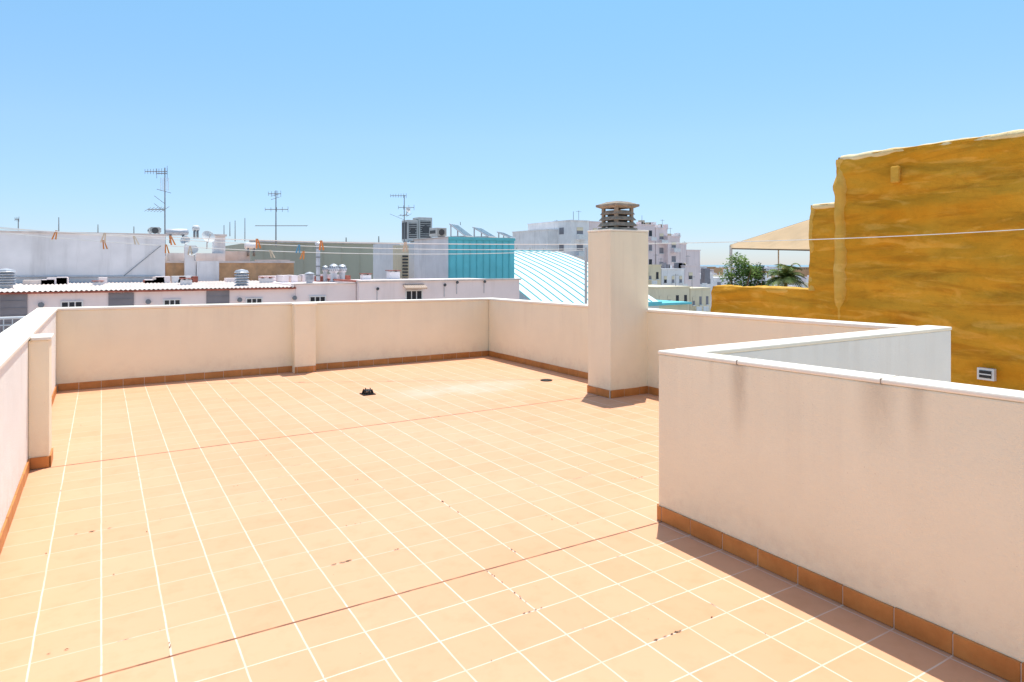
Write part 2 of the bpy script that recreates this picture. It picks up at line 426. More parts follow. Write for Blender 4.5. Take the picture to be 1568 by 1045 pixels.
# ================= SURROUNDINGS =================
m = MB(); R = 15000
m.poly([(-R,-R,-13),(R,-R,-13),(R,R,-13),(-R,R,-13)], 'ground'); m.done('ground')
m = MB(); d = Vector((.746,.666,0)); n = Vector((-.666,.746,0)); z = Vector((0,0,-12.5))
m.poly([d*1300-n*14000+z, d*14500-n*14000+z, d*14500+n*1500+z, d*1300+n*1500+z], 'sea'); m.done('sea')
m = MB(); m.box(3.225, 13.9, -4, 2.98, -13, -1.0, 'patio'); m.done('neighbour_patio')  # pale floor out of view, added to bounce light onto cross wall and foam
m = MB(); m.box(6.16, 13.9, 2.985, 24, -13, -2.2, 'neigh'); m.box(-8, 6.155, 14.2, 25.9, -13, -1.0, 'neigh'); m.box(6.16, 20, 24.01, 25.9, -13, -1.0, 'neigh'); m.box(-.65, 6.155, 10.71, 14.19, -13, -1.0, 'neigh'); m.done('neighbour_roof')  # unseen pale slabs, added to bounce light onto the foam and row house facades

def window(mb, x0, x1, z0, z1, Y, mull=1, sill=True):
    """window on a -Y facing facade"""
    fr = min(.045, (x1-x0)*.1)
    mb.box(x0, x1, Y-.02, Y+.02, z0, z1, 'glass')
    for a, b in ((x0-fr, x0), (x1, x1+fr)): mb.box(a, b, Y-.05, Y+.02, z0-fr, z1+fr, 'frame')
    mb.box(x0, x1, Y-.047, Y+.02, z1, z1+fr, 'frame'); mb.box(x0, x1, Y-.047, Y+.02, z0-fr, z0, 'frame')
    for i in range(mull):
        xm = x0+(x1-x0)*(i+1)/(mull+1); mb.box(xm-fr*.4, xm+fr*.4, Y-.04, Y-.021, z0, z1, 'frame')
    if sill: mb.box(x0-fr*1.6, x1+fr*1.6, Y-.12, Y-.051, z0-fr-.04, z0-fr, 'frame')

# --- row house just below the back parapet ---
Y1 = 26.3
h = empty('row_house')
def X(px, Y=Y1): return onY(px, 405, Y).x
def Z(px, py, Y=Y1): return onY(px, py, Y).z
m = MB(); m.box(-9, X(452), Y1, 33.9, -13, .72, 'pink'); m.box(X(452)+.01, X(545), Y1, 33.4, -13, .86, 'pink')
m.done('walls', h)
m = MB()
xr = X(452)
nseg = 220
for i in range(nseg):   # corrugated whitewashed tile roof
    xa = -9+(xr+9)*i/nseg; xb = -9+(xr+9)*(i+1)/nseg
    za = .04*(i % 2); zb = .04*((i+1) % 2)
    m.poly([(xa, Y1-.18, .765+za), (xb, Y1-.18, .765+zb), (xb, 33.8, .84+zb), (xa, 33.8, .84+za)], 'roofw')
m.box(-9, xr, Y1-.16, Y1-.003, .705, .762, 'red')
m.done('roof', h)
m = MB()
for (a, b, t, bo) in [(0,42,450,486),(166,205,449,472),(316,351,445,468)]:
    Yw = Y1; x0, x1 = X(a), X(b); z1 = min(.70, Z((a+b)/2, t)); z0 = z1-1.6
    m.box(x0, x1, Yw-.04, Yw+.02, z0, z1, 'shut')
    for q in range(7): m.box(x0+.02, x1-.02, Yw-.055, Yw-.041, z0+q*.23, z0+q*.23+.02, 'shut')
for (a, b, t, bo) in [(95,125,463,471),(252,275,460,467),(378,400,458,464),(475,497,455,461)]:
    x0, x1 = X(a), X(b); z1 = Z((a+b)/2, t); window(m, x0, x1, z1-.5, z1, Y1, 2)
m.done('openings', h)
m = MB()
m.box(X(452)-.1, X(545), Y1-.06, Y1+.25, .861, .91, 'roofw')
m.box(X(452), X(545), 32.2, 33.4, .87, 1.1, 'pink')
for k in range(9):
    xx = X(452)+.3+k*.35
    m.box(xx, xx+.25, 29+random.random()*2, 31+random.random(), .8, 1.0+random.uniform(0,.2), random.choice(['roofw','red','pink']))
for k in range(14):   # small parapet stubs & clutter along the tiled roof's back edge
    xx = random.uniform(-3, xr-1); w_ = random.uniform(.25, .9)
    m.box(xx, xx+w_, 32.5, 33.2, .8, 1.0+random.uniform(-.05,.18), random.choice(['roofw','pink','red','white1']))
m.done('roof_parapet', h)

h = empty('terraced_house')
xa, xb = X(546), X(790)
m = MB(); m.box(xa, xb, Y1-.3, 31.0, -13, .93, 'pink'); m.done('walls', h)
m = MB(); m.box(xa-.05, xb+.05, Y1-.38, Y1-.1, .931, 1.0, 'roofw'); m.box(xa-.05, xa+.15, Y1-.09, 31.0, .931, 1.0, 'red'); m.done('coping', h)
m = MB(); Yw = Y1-.3
x0, x1 = onY(622,0,Yw).x, onY(645,0,Yw).x; z1 = onY(633,446,Yw).z
window(m, x0, x1, z1-.36, z1, Yw, 2)
for i in range(12):   # little tiled canopy over the window
    xx = onY(618,0,Yw).x+i*.08
    m.cyl((xx, Yw-.35, z1+.12), (xx, Yw-.01, z1+.26), .045, .045, 6, 'neigh')
for px, py in ((578,443),(681,437),(742,432),(700,433)):
    p = onY(px, py, Yw-.06); m.cyl(p, p+Vector((0,-.05,.02)), .06, .06, 10, 'grill'); m.cyl(p+Vector((0,.05,-.05)), p+Vector((0,.05,-.5)), .02, .02, 6, 'steel')
m.done('openings', h)
# round lamps / boxes on row house facade
m = MB()
for px, py in ((62,468),(226,463),(366,460),(450,457)):
    p = onY(px, py, Y1-.05); m.cyl(p, p+Vector((.02,-.08,.02)), .07, .09, 10, 'alum')
m.done('wall_lamps', h)

# --- old white block at the left ---
h = empty('white_apartment_block')
m = MB(); m.box(-14, 2.46, 34, 44, -13, 2.94, 'white1'); m.done('walls', h)
m = MB(); m.box(-14, 2.52, 33.94, 34.3, 2.941, 3.02, 'roofw'); m.box(2.2, 2.52, 34.31, 44, 2.941, 3.02, 'roofw'); m.done('coping', h)
# pipes along its foot
m = MB(); m.cyl((-6, 33.95, 1.15), (2.3, 33.95, 1.1), .04, .04, 6, 'steel'); m.cyl((.8,33.95,1.1),(2.3,33.95,2.5),.015,.015,5,'alum'); m.done('pipes', h)

# --- brick house with stair tower ---
h = empty('brick_house'); Yb = 35
m = MB(); m.box(X(255,Yb), X(450,Yb), Yb, 43, -13, Z(350,403,Yb), 'brick'); m.done('walls', h)
m = MB(); m.box(X(255,Yb)-.02, X(450,Yb)+.03, Yb-.05, Yb+.3, Z(350,403,Yb)+.001, Z(350,400,Yb), 'roofw')
m.box(X(283,34.6), X(300,34.6), 34.6, 34.97, -2, Z(290,376,34.6), 'white1')
m.box(X(301,34.6), X(335,34.6), 34.5, 34.97, -2, Z(318,400,34.6), 'white1')
m.box(X(262,34.9), X(350,34.9), 36, 39, 1.7, Z(300,388,36), 'white1')
m.box(X(335,34.9), X(352,34.9), 36.3, 37.2, 1.7, Z(343,362,36), 'white1')
m.box(X(333,34.9), X(354,34.9), 36.2, 37.3, Z(343,362,36), Z(343,359,36), 'roofw')
m.box(X(352,34.9), X(395,34.9), 37, 40, 1.7, Z(370,385,37), 'roofw')
m.box(X(395,34.9), X(448,34.9), 35.4, 35.7, 1.7, Z(420,398,35), 'roofw')
m.done('stair_tower', h)

# --- long olive building ---
h = empty('warehouse'); Yo = 60
m = MB(); m.box(X(385,Yo), X(650,Yo), Yo, 75, -13, Z(500,373,Yo), 'olive')
m.box(X(385,Yo)-.1, X(650,Yo), Yo-.15, Yo+.5, Z(500,373,Yo)+.002, Z(500,370,Yo), 'roofw')
for k in range(18):
    xx = X(385,Yo)+1+k*1.7; m.box(xx, xx+.06, Yo-.04, Yo-.002, -5, Z(500,375,Yo), 'olive')
m.done('walls', h)

# --- turquoise clad building + white flank, AC plant ---
h = empty('turquoise_clad_building')
Yt = 33.5; XL = 16.4; XR = 20.7
zt = 3.12
m = MB(); m.box(XL, XR, Yt, 38.2, -13, zt, 'white1'); m.box(XL-.08, XR-.01, Yt-.1, 38.3, zt+.002, zt+.07, 'roofw'); m.done('walls', h)
m = MB(); m.box(XL+.02, XR, Yt-.06, Yt-.004, -13, zt-.08, 'teal')
k = XL+.05
while k < XR: m.box(k, k+.035, Yt-.11, Yt-.061, -3, zt-.08, 'tealrib'); k += .43
m.box(XL-.02, XR+.02, Yt-.14, Yt-.101, zt-.1, zt+.05, 'tealrib')
m.done('standing_seam_cladding', h)
m = MB(); m.box(X(613,40), X(664,40), 40, 45, -13, Z(640,372,40), 'white1')
m.box(X(606,39.5), X(625,39.5), 39.4, 39.98, -2, Z(615,376,39.5), 'cream')
for q in range(9): m.box(X(617,39.3), X(625,39.3), 39.3, 39.39, .5+q*.2, .6+q*.2, 'grill')
m.done('plant_room', h)
def acunit(name, px0, px1, py0, py1, Y, dep=1.0):
    u = empty(name); m = MB(); x0, x1 = X(px0,Y), X(px1,Y); z1 = Z((px0+px1)/2, py0, Y); z0 = Z((px0+px1)/2, py1, Y)
    m.box(x0, x1, Y, Y+dep, z0+.06, z1, 'acw'); m.done('casing', u, bevel=.02)
    m = MB(); w = x1-x0
    m.box(x0+.12*w, x1-.12*w, Y-.012, Y-.002, z0+.12*(z1-z0)+.06, z1-.14*(z1-z0), 'grill')
    nq = 9
    for q in range(nq): zz = z0+.12*(z1-z0)+.06+(z1-z0)*.74*q/nq; m.box(x0+.12*w, x1-.12*w, Y-.03, Y-.013, zz, zz+.03, 'acw')
    m.cyl(((x0+x1)/2, Y-.02, (z0+z1)/2), ((x0+x1)/2, Y-.035, (z0+z1)/2), w*.28, w*.28, 16, 'grill')
    for xx in (x0+.1*w, x1-.2*w): m.box(xx, xx+.1*w, Y+.05, Y+dep-.05, z0, z0+.059, 'steel')
    m.box(x0-.012, x0-.002, Y+.1, Y+dep-.1, z0+.2, z1-.15, 'grill')
    m.done('grill', u); return u
acunit('air_conditioner', 624, 640, 337, 371, 40.5)
acunit('air_conditioner', 641, 662, 333, 371, 40.8)
acunit('air_conditioner', 228, 247, 349, 358, 36)
acunit('air_conditioner', 668, 684, 349, 363, 36)

def solar(name, p, wx, L, tilt, az=0):
    u = MB()
    c, s = math.cos(tilt), math.sin(tilt)
    def T(a, b, cc):
        x = a; y = b*c-cc*s; z = b*s+cc*c
        return (p[0]+x*math.cos(az)-y*math.sin(az), p[1]+x*math.sin(az)+y*math.cos(az), p[2]+z)
    def bx(a0,a1,b0,b1,c0,c1,k):
        u.hexa([T(a0,b0,c0),T(a1,b0,c0),T(a1,b1,c0),T(a0,b1,c0),T(a0,b0,c1),T(a1,b0,c1),T(a1,b1,c1),T(a0,b1,c1)], k)
    bx(0,wx,0,L,.0,.06,'steel'); bx(.07,wx-.07,.07,L-.07,.061,.07,'solar')
    for i in range(1,4): bx(wx*i/4-.02,wx*i/4+.02,.07,L-.07,.071,.08,'steel')
    for a in (.1, wx-.1):
        top = Vector(T(a,L-.1,0)); u.cyl(top, (top.x, top.y, p[2]), .04, .04, 6, 'steel'); u.cyl(Vector(T(a,.05,0)), (top.x, top.y, p[2]+.02), .035, .035, 6, 'steel')
    return u.done(name)
solar('solar_collector', (XL+1.35, 34.0, zt+.1), 1.3, 1.25, math.radians(36), math.radians(42))
solar('solar_collector', (XL+2.75, 33.8, zt+.1), 1.5, 1.15, math.radians(30), math.radians(42))
solar('solar_collector', (XL+4.1, 33.6, zt+.05), 1.2, .9, math.radians(24), math.radians(42))

# --- barrel vault ---
h = empty('barrel_vault_hall')
prof = []
ctrl = [(42.5,2.66),(40.7,2.38),(38.6,1.86),(36.7,1.36),(34.8,.74),(33.0,.06),(31.1,-.72)]
def cr(p0,p1,p2,p3,t):
    return .5*((2*p1)+(-p0+p2)*t+(2*p0-5*p1+4*p2-p3)*t*t+(-p0+3*p1-3*p2+p3)*t**3)
cc = [(44.3,2.78)]+ctrl+[(29.2,-1.6)]
for i in range(len(ctrl)-1):
    for q in range(4):
        t = q/4; prof.append((cr(cc[i][0],cc[i+1][0],cc[i+2][0],cc[i+3][0],t), cr(cc[i][1],cc[i+1][1],cc[i+2][1],cc[i+3][1],t)))
prof.append(ctrl[-1])
full = [(85.6-y, z) for y, z in prof[::-1]]+[(43.2,2.69)]+prof
VX0, VX1 = 20.76, 30.0
m = MB()
for i in range(len(full)-1):
    (ya,za),(yb,zb) = full[i], full[i+1]
    m.poly([(VX0,ya,za),(VX0,yb,zb),(VX1,yb,zb),(VX1,ya,za)], 'vault')
m.done('roof_skin', h, smooth=True)
m = MB(); k = VX0+.02
while k <= VX1+.01:
    for i in range(len(full)-1):
        (ya,za),(yb,zb) = full[i], full[i+1]
        m.hexa([(k,ya,za+.005),(k+.05,ya,za+.005),(k+.05,yb,zb+.005),(k,yb,zb+.005),(k,ya,za+.055),(k+.05,ya,za+.055),(k+.05,yb,zb+.055),(k,yb,zb+.055)], 'tealrib')
    k += .66
m.box(VX0, VX1+.1, 30.95, 31.12, -.95, -.70, 'teal')
m.done('ribs', h)
m = MB(); m.poly([(VX1,y,z-.01) for y,z in full]+[(VX1,31.1,-13),(VX1,54.5,-13)][::1], 'white1')
m.poly([(VX0,y,z-.01) for y,z in full]+[(VX0,31.1,-13),(VX0,54.5,-13)], 'white1')
m.poly([(VX0,31.1,-13),(VX1,31.1,-13),(VX1,31.1,-.74),(VX0,31.1,-.74)], 'white1'); m.done('walls', h)
# lower annex to the right of the vault with teal eave
h2 = MB(); h2.box(VX1+.05, 34.5, 33, 41, -13, -1.1, 'cream'); h2.box(VX1+.05, 34.7, 32.8, 41.1, -1.098, -.95, 'teal'); h2.done('annex', h)

# --- distant apartment blocks ---
def block(name, parts, wallm):
    h = empty(name); m = MB(); wn = MB()
    for (a, b, top, Y, dep, mat, rows, cols) in parts:
        x0, x1 = X(a,Y), X(b,Y); z1 = Z((a+b)/2, top, Y)
        m.box(x0, x1, Y, Y+dep, -13, z1, mat)
        m.box(x0-.12, x1+.12, Y-.12, Y+dep+.1, z1+.002, z1+.18, mat)
        for r in range(rows):
            for c in range(cols):
                if random.random() < .15: continue
                cw = (x1-x0)/cols; xa = x0+cw*(c+.32); xb = x0+cw*(c+.66); zz = z1-1.1-r*3.0
                wn.box(xa, xb, Y-.03, Y+.02, zz-1.2, zz, random.choice(['glass','shut','shut']))
                wn.box(xa-.1, xb+.1, Y-.2, Y-.031, zz-1.35, zz-1.22, 'frame')
                if random.random() < .45:
                    wn.box(xa-.3, xb+.3, Y-1.1, Y-.21, zz-2.25, zz-2.1, mat); wn.box(xa-.3, xb+.3, Y-1.1, Y-1.0, zz-2.09, zz-1.4, 'frame')
                if random.random() < .4: wn.box(xa, xb, Y-.06, Y-.031, zz-.6, zz, 'cream')
        # windows on the left flank
        for r in range(rows):
            for c in range(2):
                if random.random() < .5: continue
                yy = Y+dep*(c+.3)/2; zz = z1-1.1-r*3.0
                wn.box(x0-.03, x0+.02, yy, yy+dep*.1, zz-1.2, zz, 'shut')
        if random.random() < .8:
            xm = random.uniform(x0, x1); wn.cyl((xm, Y+1, z1), (xm, Y+1, z1+2.0), .04, .04, 5, 'alum')
            wn.cyl((xm-.6, Y+1, z1+1.8), (xm+.6, Y+1, z1+1.8), .03, .03, 5, 'alum')
    m.done('walls', h); wn.done('windows', h)
block('apartment_block', [(838,872,353,100,12,'white1',0,1),(874,902,339,96,14,'white1',3,1),(903,935,341,98,10,'pink2',2,2)], 'white1')
block('apartment_block', [(975,1003,345,104,9,'pink2',5,2),(1004,1022,350,104,9,'pink2',5,1),(1022.5,1041,363,103,9,'pink2',4,1),(1041.5,1051,374,103,8,'pink2',3,0),(1051.5,1072,384,103,8,'pink2',3,1)], 'pink2')
block('apartment_block', [(990,1012,407,84,8,'cream',3,2),(1013,1048,413,84,8,'white1',3,3),(1049,1066,408,86,8,'pink2',3,1)], 'cream')
block('apartment_block', [(1005,1056,441,70,8,'cream',4,4),(1057,1088,443,70,8,'cream',4,3)], 'cream')
block('apartment_block', [(1066,1092,421,120,10,'white1',2,2),(1093,1125,426,125,10,'white1',2,2)], 'white1')
# small rooftop clutter on the pink block
m = MB()
for k in range(16):
    px = 978+k*4.5+random.uniform(-2,2); yb = 343 if px < 1003 else (348 if px < 1022 else (361 if px < 1040 else 382))
    p = onY(px, yb, 105); hh = random.uniform(.3,1.3)
    m.box(p.x, p.x+random.uniform(.3,1.0), 105, 106, p.z-.5, p.z+hh*.6, random.choice(['pink2','white1','olive']))
for k in range(10):
    px = random.uniform(1015, 1088); p = onY(px, 409, 87); m.box(p.x, p.x+random.uniform(.5,1.4), 87, 88, p.z-3, p.z+random.uniform(-.3,.8), random.choice(['shut','white1','cream']))
m.done('rooftop_huts')
# low town between here and the sea
m = MB()
for k in range(620):
    D = random.uniform(95, 1250); px = random.uniform(-400, 1900)
    p = atD(px, 405, D)
    if D < 135 and 800 < px < 1130: continue
    w1, w2 = random.uniform(6, 18), random.uniform(6, 16); z1 = random.uniform(-9, -3.5)
    if D > 600: w1 *= 1.8; z1 = random.uniform(-8, -1)
    m.box(p.x, p.x+w1, p.y, p.y+w2, -13.1, z1, random.choice(['white1','cream','pink2','white1','brick']))
    m.box(p.x+1, p.x+3, p.y+1, p.y+3, z1, z1+1.5, 'white1')
    for q in range(int(w1/3)): m.box(p.x+q*3+.8, p.x+q*3+2, p.y-.05, p.y-.01, z1-2.6, z1-1.2, 'glass')
m.done('town_houses')

# ================= OCHRE FOAM BUILDING =================
h = empty('ochre_building'); XV = 14.0
ZT, ZM, ZL = 4.03, 3.02, 1.06
YA, YB_, YC = 8.91, 9.61, 12.5
m = MB(); m.box(XV+.15, XV+9, -8, YA-.05, -13, ZT-.05, 'foam'); m.box(XV+.15, XV+6, YA-.05, YB_-.06, -13, ZM-.05, 'foam')
m.box(XV+.15, XV+.45, YB_-.06, YC-.05, -13, ZL-.05, 'foam'); m.box(XV+.45, XV+9, YB_-.06, YC-.05, -13, .1, 'cream')
m.box(XV+8.6, XV+9, YB_-.06, YC-.05, -13, .7, 'cream'); m.box(XV-.0, XV+.14, -8, YC-.02, -13, -2.5, 'foam')
m.done('walls', h)
m = MB(); fi = m.slot('foam')
def foam_panel(Y0, Y1_, z0, z1, st=.05):
    ny = int((Y1_-Y0)/st)+1; nz = int((z1-z0)/st)+1; base = len(m.v)
    for j in range(nz+1):
        z = z0+(z1-z0)*j/nz
        for i in range(ny+1):
            y = Y0+(Y1_-Y0)*i/ny
            dpt = .08*noise.noise(Vector((y*.45, z*.9, 3)))+.09*noise.noise(Vector((y*.6+.8*noise.noise(Vector((y*.4,z,1))), z*2.6, 9)))+.035*noise.noise(Vector((y*1.6, z*5, 5)))+.018*noise.noise(Vector((y*5, z*8, 2)))
            m.v.append((XV-dpt, y, z))
    for j in range(nz):
        for i in range(ny):
            a = base+j*(ny+1)+i; m.f.append((a, a+ny+1, a+ny+2, a+1)); m.mi.append(fi)
foam_panel(-2, YA, -2.6, ZT); foam_panel(-8, -2, -2.6, ZT, .2); foam_panel(YA, YB_, -2.6, ZM); foam_panel(YB_, YC, -2.6, ZL)
m.done('sprayed_foam_face', h, smooth=True)
def lump_tube(path, r, mat, name, seed=0, n=10, step=.07):
    m = MB(); mi = m.slot(mat); pts = []
    for a, b in zip(path[:-1], path[1:]):
        a, b = Vector(a), Vector(b); L = (b-a).length; k = max(2, int(L/step))
        pts += [a+(b-a)*i/k for i in range(k)]
    pts.append(Vector(path[-1]))
    for q, p in enumerate(pts):
        d = (pts[min(q+1, len(pts)-1)]-pts[max(q-1, 0)]).normalized()
        a = Vector((1,0,0)); b = d.cross(a).normalized()
        for j in range(n):
            t = 2*math.pi*j/n; rr = r*(1+.7*noise.noise(p*1.3+Vector((seed,j*.05,0)))+.35*noise.noise(p*4+Vector((seed,j*.4,2))))
            m.v.append(tuple(p+a*math.cos(t)*rr*1.3+b*math.sin(t)*rr))
    for q in range(len(pts)-1):
        for j in range(n):
            m.f.append((q*n+j, q*n+(j+1)%n, (q+1)*n+(j+1)%n, (q+1)*n+j)); m.mi.append(mi)
    m.done(name, h, smooth=True)
lump_tube([(XV+.1,-8,ZT-.04),(XV+.1,YA-.05,ZT-.04)], .075, 'foamtop', 'top_lip', 1)
lump_tube([(XV+.1,YA-.06,ZT-.05),(XV+.1,YA-.05,ZM),(XV+.1,YA-.05,-2)], .13, 'foamlip', 'edge_bead', 5)
lump_tube([(XV+.1,YA-.05,ZM-.04),(XV+.1,YB_-.05,ZM-.04)], .075, 'foamtop', 'step_lip', 2)
lump_tube([(XV+.1,YB_-.05,ZM-.05),(XV+.1,YB_-.05,ZL-.02)], .10, 'foamlip', 'step_bead', 3)
lump_tube([(XV+.1,YB_-.05,ZL-.04),(XV+.1,YC-.05,ZL-.04),(XV+.1,YC-.05,-2)], .09, 'foamlip', 'parapet_lip', 4)
# plaster patch + little window on the facade
m = MB()
a = onX(1502,562,XV); b = onX(1528,583,XV)
y0, y1, z1, z0 = b.y, a.y, a.z, b.z
m.box(XV-.15, XV-.06, y0, y1, z0, z1, 'frame'); m.box(XV-.165, XV-.151, y0+.04, y1-.04, z0+.04, z1-.04, 'glass')
m.box(XV-.175, XV-.166, y0+.04, y1-.04, (z0+z1)/2-.01, (z0+z1)/2+.01, 'frame')
m.done('window', h)
m = MB(); a = onX(1368,256,XV); b = onX(1381,280,XV); m.box(XV-.13, XV-.03, b.y, a.y, b.z, a.z, 'foamlip'); m.done('foam_patch', h, bevel=.03)

# shade sail with posts
h = empty('shade_sail'); m = MB(); mi = m.slot('sail')
P1, P2, P3, P4 = onX(1118,376,19.5), onX(1262,330,19.5), onX(1262,384,15.6), onX(1120,381,15.6)
n = 22
for j in range(n+1):
    for i in range(n+1):
        s_, t_ = i/n, j/n
        p = P1.lerp(P2, s_).lerp(P4.lerp(P3, s_), t_)
        p.z -= .18*math.sin(math.pi*s_)*math.sin(math.pi*t_)-.04*math.sin(s_*26)*math.sin(math.pi*t_)
        m.v.append(tuple(p))
for j in range(n):
    for i in range(n):
        a = j*(n+1)+i; m.f.append((a,a+1,a+n+2,a+n+1)); m.mi.append(mi)
o = m.done('cloth', h, smooth=True); so = o.modifiers.new('th','SOLIDIFY'); so.thickness = .015
m = MB()
for p in (P1, P4): m.cyl((p.x,p.y,.1), p, .025, .025, 8, 'frame')
m.cyl(P4, P3, .02, .02, 6, 'bark'); m.cyl(P1, P2, .02, .02, 6, 'bark')
pm = onX(1192,384,16.5); m.cyl((pm.x,pm.y,.1), pm+Vector((0,0,.1)), .02, .02, 6, 'frame')
m.done('posts', h)

# bush
m = MB()
base = onX(1142, 440, 15.4); base.z = .1
for k in range(12):
    a = random.uniform(0, 6.28); m.cyl(base+Vector((random.gauss(0,.08),random.gauss(0,.2),0)), base+Vector((math.cos(a)*.35, math.sin(a)*.6, random.uniform(.9,1.5))), .03, .008, 5, 'bark')
cl = [(base+Vector((random.uniform(-.3,.3), random.uniform(-.7,.6), random.uniform(.7,1.7))), random.uniform(.12,.26)) for _ in range(42)]
cl = [c_ for c_ in cl if (abs(c_[0].y-base.y)/.7)**2+((c_[0].z-base.z-.8)/.92)**2 < 1.05]
for c_, r in cl:
    for k in range(140):
        v = Vector((random.gauss(0,1),random.gauss(0,1),random.gauss(0,1))).normalized()*r*random.uniform(.4,1.15)
        p = c_+v; a = Vector((random.gauss(0,1),random.gauss(0,1),random.gauss(0,.6))).normalized(); b = a.orthogonal().normalized(); s_ = random.uniform(.025,.05)
        m.poly([p-a*s_, p+b*s_*.5, p+a*s_, p-b*s_*.5], 'leaf')
m.done('garden_bush')
# potted palm
m = MB(); base = onX(1203, 440, 15.4); base.z = .1
m.lathe(base, [(.02,0),(.16,0),(.2,.3),(.18,.3),(.02,.27)], 14, 'brick')
m.cyl(base+Vector((0,0,.2)), base+Vector((0,0,1.15)), .06, .045, 8, 'bark')
for k in range(44):
    a = k*2.4+random.uniform(-.2,.2); L = random.uniform(.45,.68); el = random.uniform(.1,1.45); p = base+Vector((0,0,1.15)); prev = p.copy(); vz = math.sin(el); vh = math.cos(el)
    for q in range(12):
        d = Vector((math.cos(a)*vh, math.sin(a)*vh, vz)).normalized(); nx = prev+d*L/12; vz -= .11
        m.cyl(prev, nx, .006, .005, 4, 'palm', cap=False)
        sd = d.cross(Vector((0,0,1))).normalized(); ll = .18*math.sin(math.pi*(q+1)/13)+.03
        for sg in (-1,1):
            e = nx+sd*sg*ll+d*ll*.5-Vector((0,0,ll*.35)); m.poly([nx-d*.02, e, nx+d*.02], 'palm')
        prev = nx
m.done('palm_plant')

# ================= ANTENNAS, DISHES, VENTS, TANKS =================
def mast(name, px, yb, yt, Y, yagis, r=.032):
    m = MB(); b = onY(px, yb, Y); t = onY(px, yt, Y); m.cyl(b, t, r, r*.7, 6, 'alum')
    for (py, p0, p1, n, el, vert) in yagis:
        A = onY(p0, py, Y); B = onY(p1, py, Y); m.cyl(A, B, .02, .02, 5, 'alum')
        for i in range(n):
            c = A.lerp(B, i/max(1, n-1)); L = el*(1-.35*i/max(1, n-1)) if p0 > p1 else el*(.65+.35*i/max(1, n-1))
            dv = Vector((0,0,1)) if vert else Vector((.5,-.3,.35)).normalized()
            m.cyl(c-dv*L/2, c+dv*L/2, .012, .012, 4, 'alum')
    return m, b, t
m, b, t = mast('x', 252.5, 392, 257, 34.6, [(263,222,256,9,.32,True),(321,226,252,6,.5,False),(266,240,256,2,.7,True)])
# grid panel antenna
for i in range(6):
    p = onY(246+i*2.4, 284, 34.5); m.cyl(p+Vector((0,0,-.25)), p+Vector((0,0,.35)), .012, .012, 4, 'dish')
p0 = onY(240,290,34.5); p1 = onY(262,296,34.5); m.cyl(p0, p1, .015, .015, 4, 'alum')
for q in (300, 312): m.cyl(onY(236,q,34.6), onY(252,q+12,34.6), .014, .014, 4, 'alum')
m.done('tv_antenna')
m, b, t = mast('x', 422.5, 378, 292, 37, [(297,411,430,5,.35,True),(321,406,441,5,.30,True),(346,391,470,2,.12,False)], .035)
for q in (301, 306): m.cyl(onY(415,q,37), onY(428,q-4,37), .015, .015, 4, 'alum')
m.done('tv_antenna')
m, b, t = mast('x', 619, 372, 299, 40, [(300,598,622,7,.3,True),(318,610,634,4,.35,True),(330,612,626,3,.4,False)], .035)
m.cyl(onY(597,328,40), onY(619,337,40), .012, .012, 4, 'alum')
m.done('tv_antenna')
for (px, yb, yt, Y) in [(28,353,335,34.5),(90,355,333,34.5),(150,357,344,34.5),(205,358,347,34.5),(343,362,345,37),(352,362,340,37),(360,370,338,37),(375,370,334,37),(580,372,362,60),(530,372,364,60),(878,340,324,97),(983,345,330,105),(705,345,340,36)]:
    m, b, t = mast('x', px, yb, yt, Y, [(yt+1,px-5,px+1,3,.22,True)] if px in (28,) else [], .022 if Y < 50 else .06); m.done('tv_antenna')

def dish(name, p, r, d):
    m = MB(); d = Vector(d).normalized()
    m.lathe(p, [(r*i/6, .28*r*(i/6)**2) for i in range(7)]+[(r*1.02,.29*r),(r*(5/6),.28*r*(5/6)**2-.03),(0.01,-.03)], 20, 'dish', d)
    p = Vector(p); e = p+d*r*.95; m.cyl(p-Vector((0,0,r*.8)), e, .012, .012, 5, 'alum'); m.cyl(e-d*.06, e+d*.06, .04, .03, 8, 'acw')
    m.cyl(p-d*.04, p-d*.1-Vector((0,0,r*1.6)), .03, .03, 6, 'steel'); m.done(name, smooth=True)
dish('satellite_dish', onY(318,364,35.5), .32, (.3,-.85,.45))
dish('satellite_dish', onY(297,385,34.5), .26, (-.6,-.7,.4))
dish('satellite_dish', onY(624,322,39.9), .2, (.4,-.85,.35))
dish('satellite_dish', onY(284,369,36), .22, (-.3,-.85,.4))

def tank(name, px0, px1, py, Y, r, mat='steel'):
    m = MB(); A = onY(px0,py,Y); B = onY(px1,py,Y); ax = (B-A); L = ax.length
    m.lathe(A, [(0.01,-.06),(r*.7,-.04),(r,.03),(r,L-.03),(r*.7,L+.04),(.01,L+.06)], 18, mat, ax)
    for q in (.2,.8):
        c = A.lerp(B, q); m.box(c.x-.04, c.x+.04, Y-r*.8, Y+r*.8, A.z-r-.35, A.z-r*.6, 'alum')
    m.done(name, smooth=True)
tank('water_tank', 254, 287, 356, 36.2, .17); tank('water_tank', 296, 304, 350, 37, .16, 'dish'); tank('water_tank', 376, 392, 377, 37, .18, 'white1')

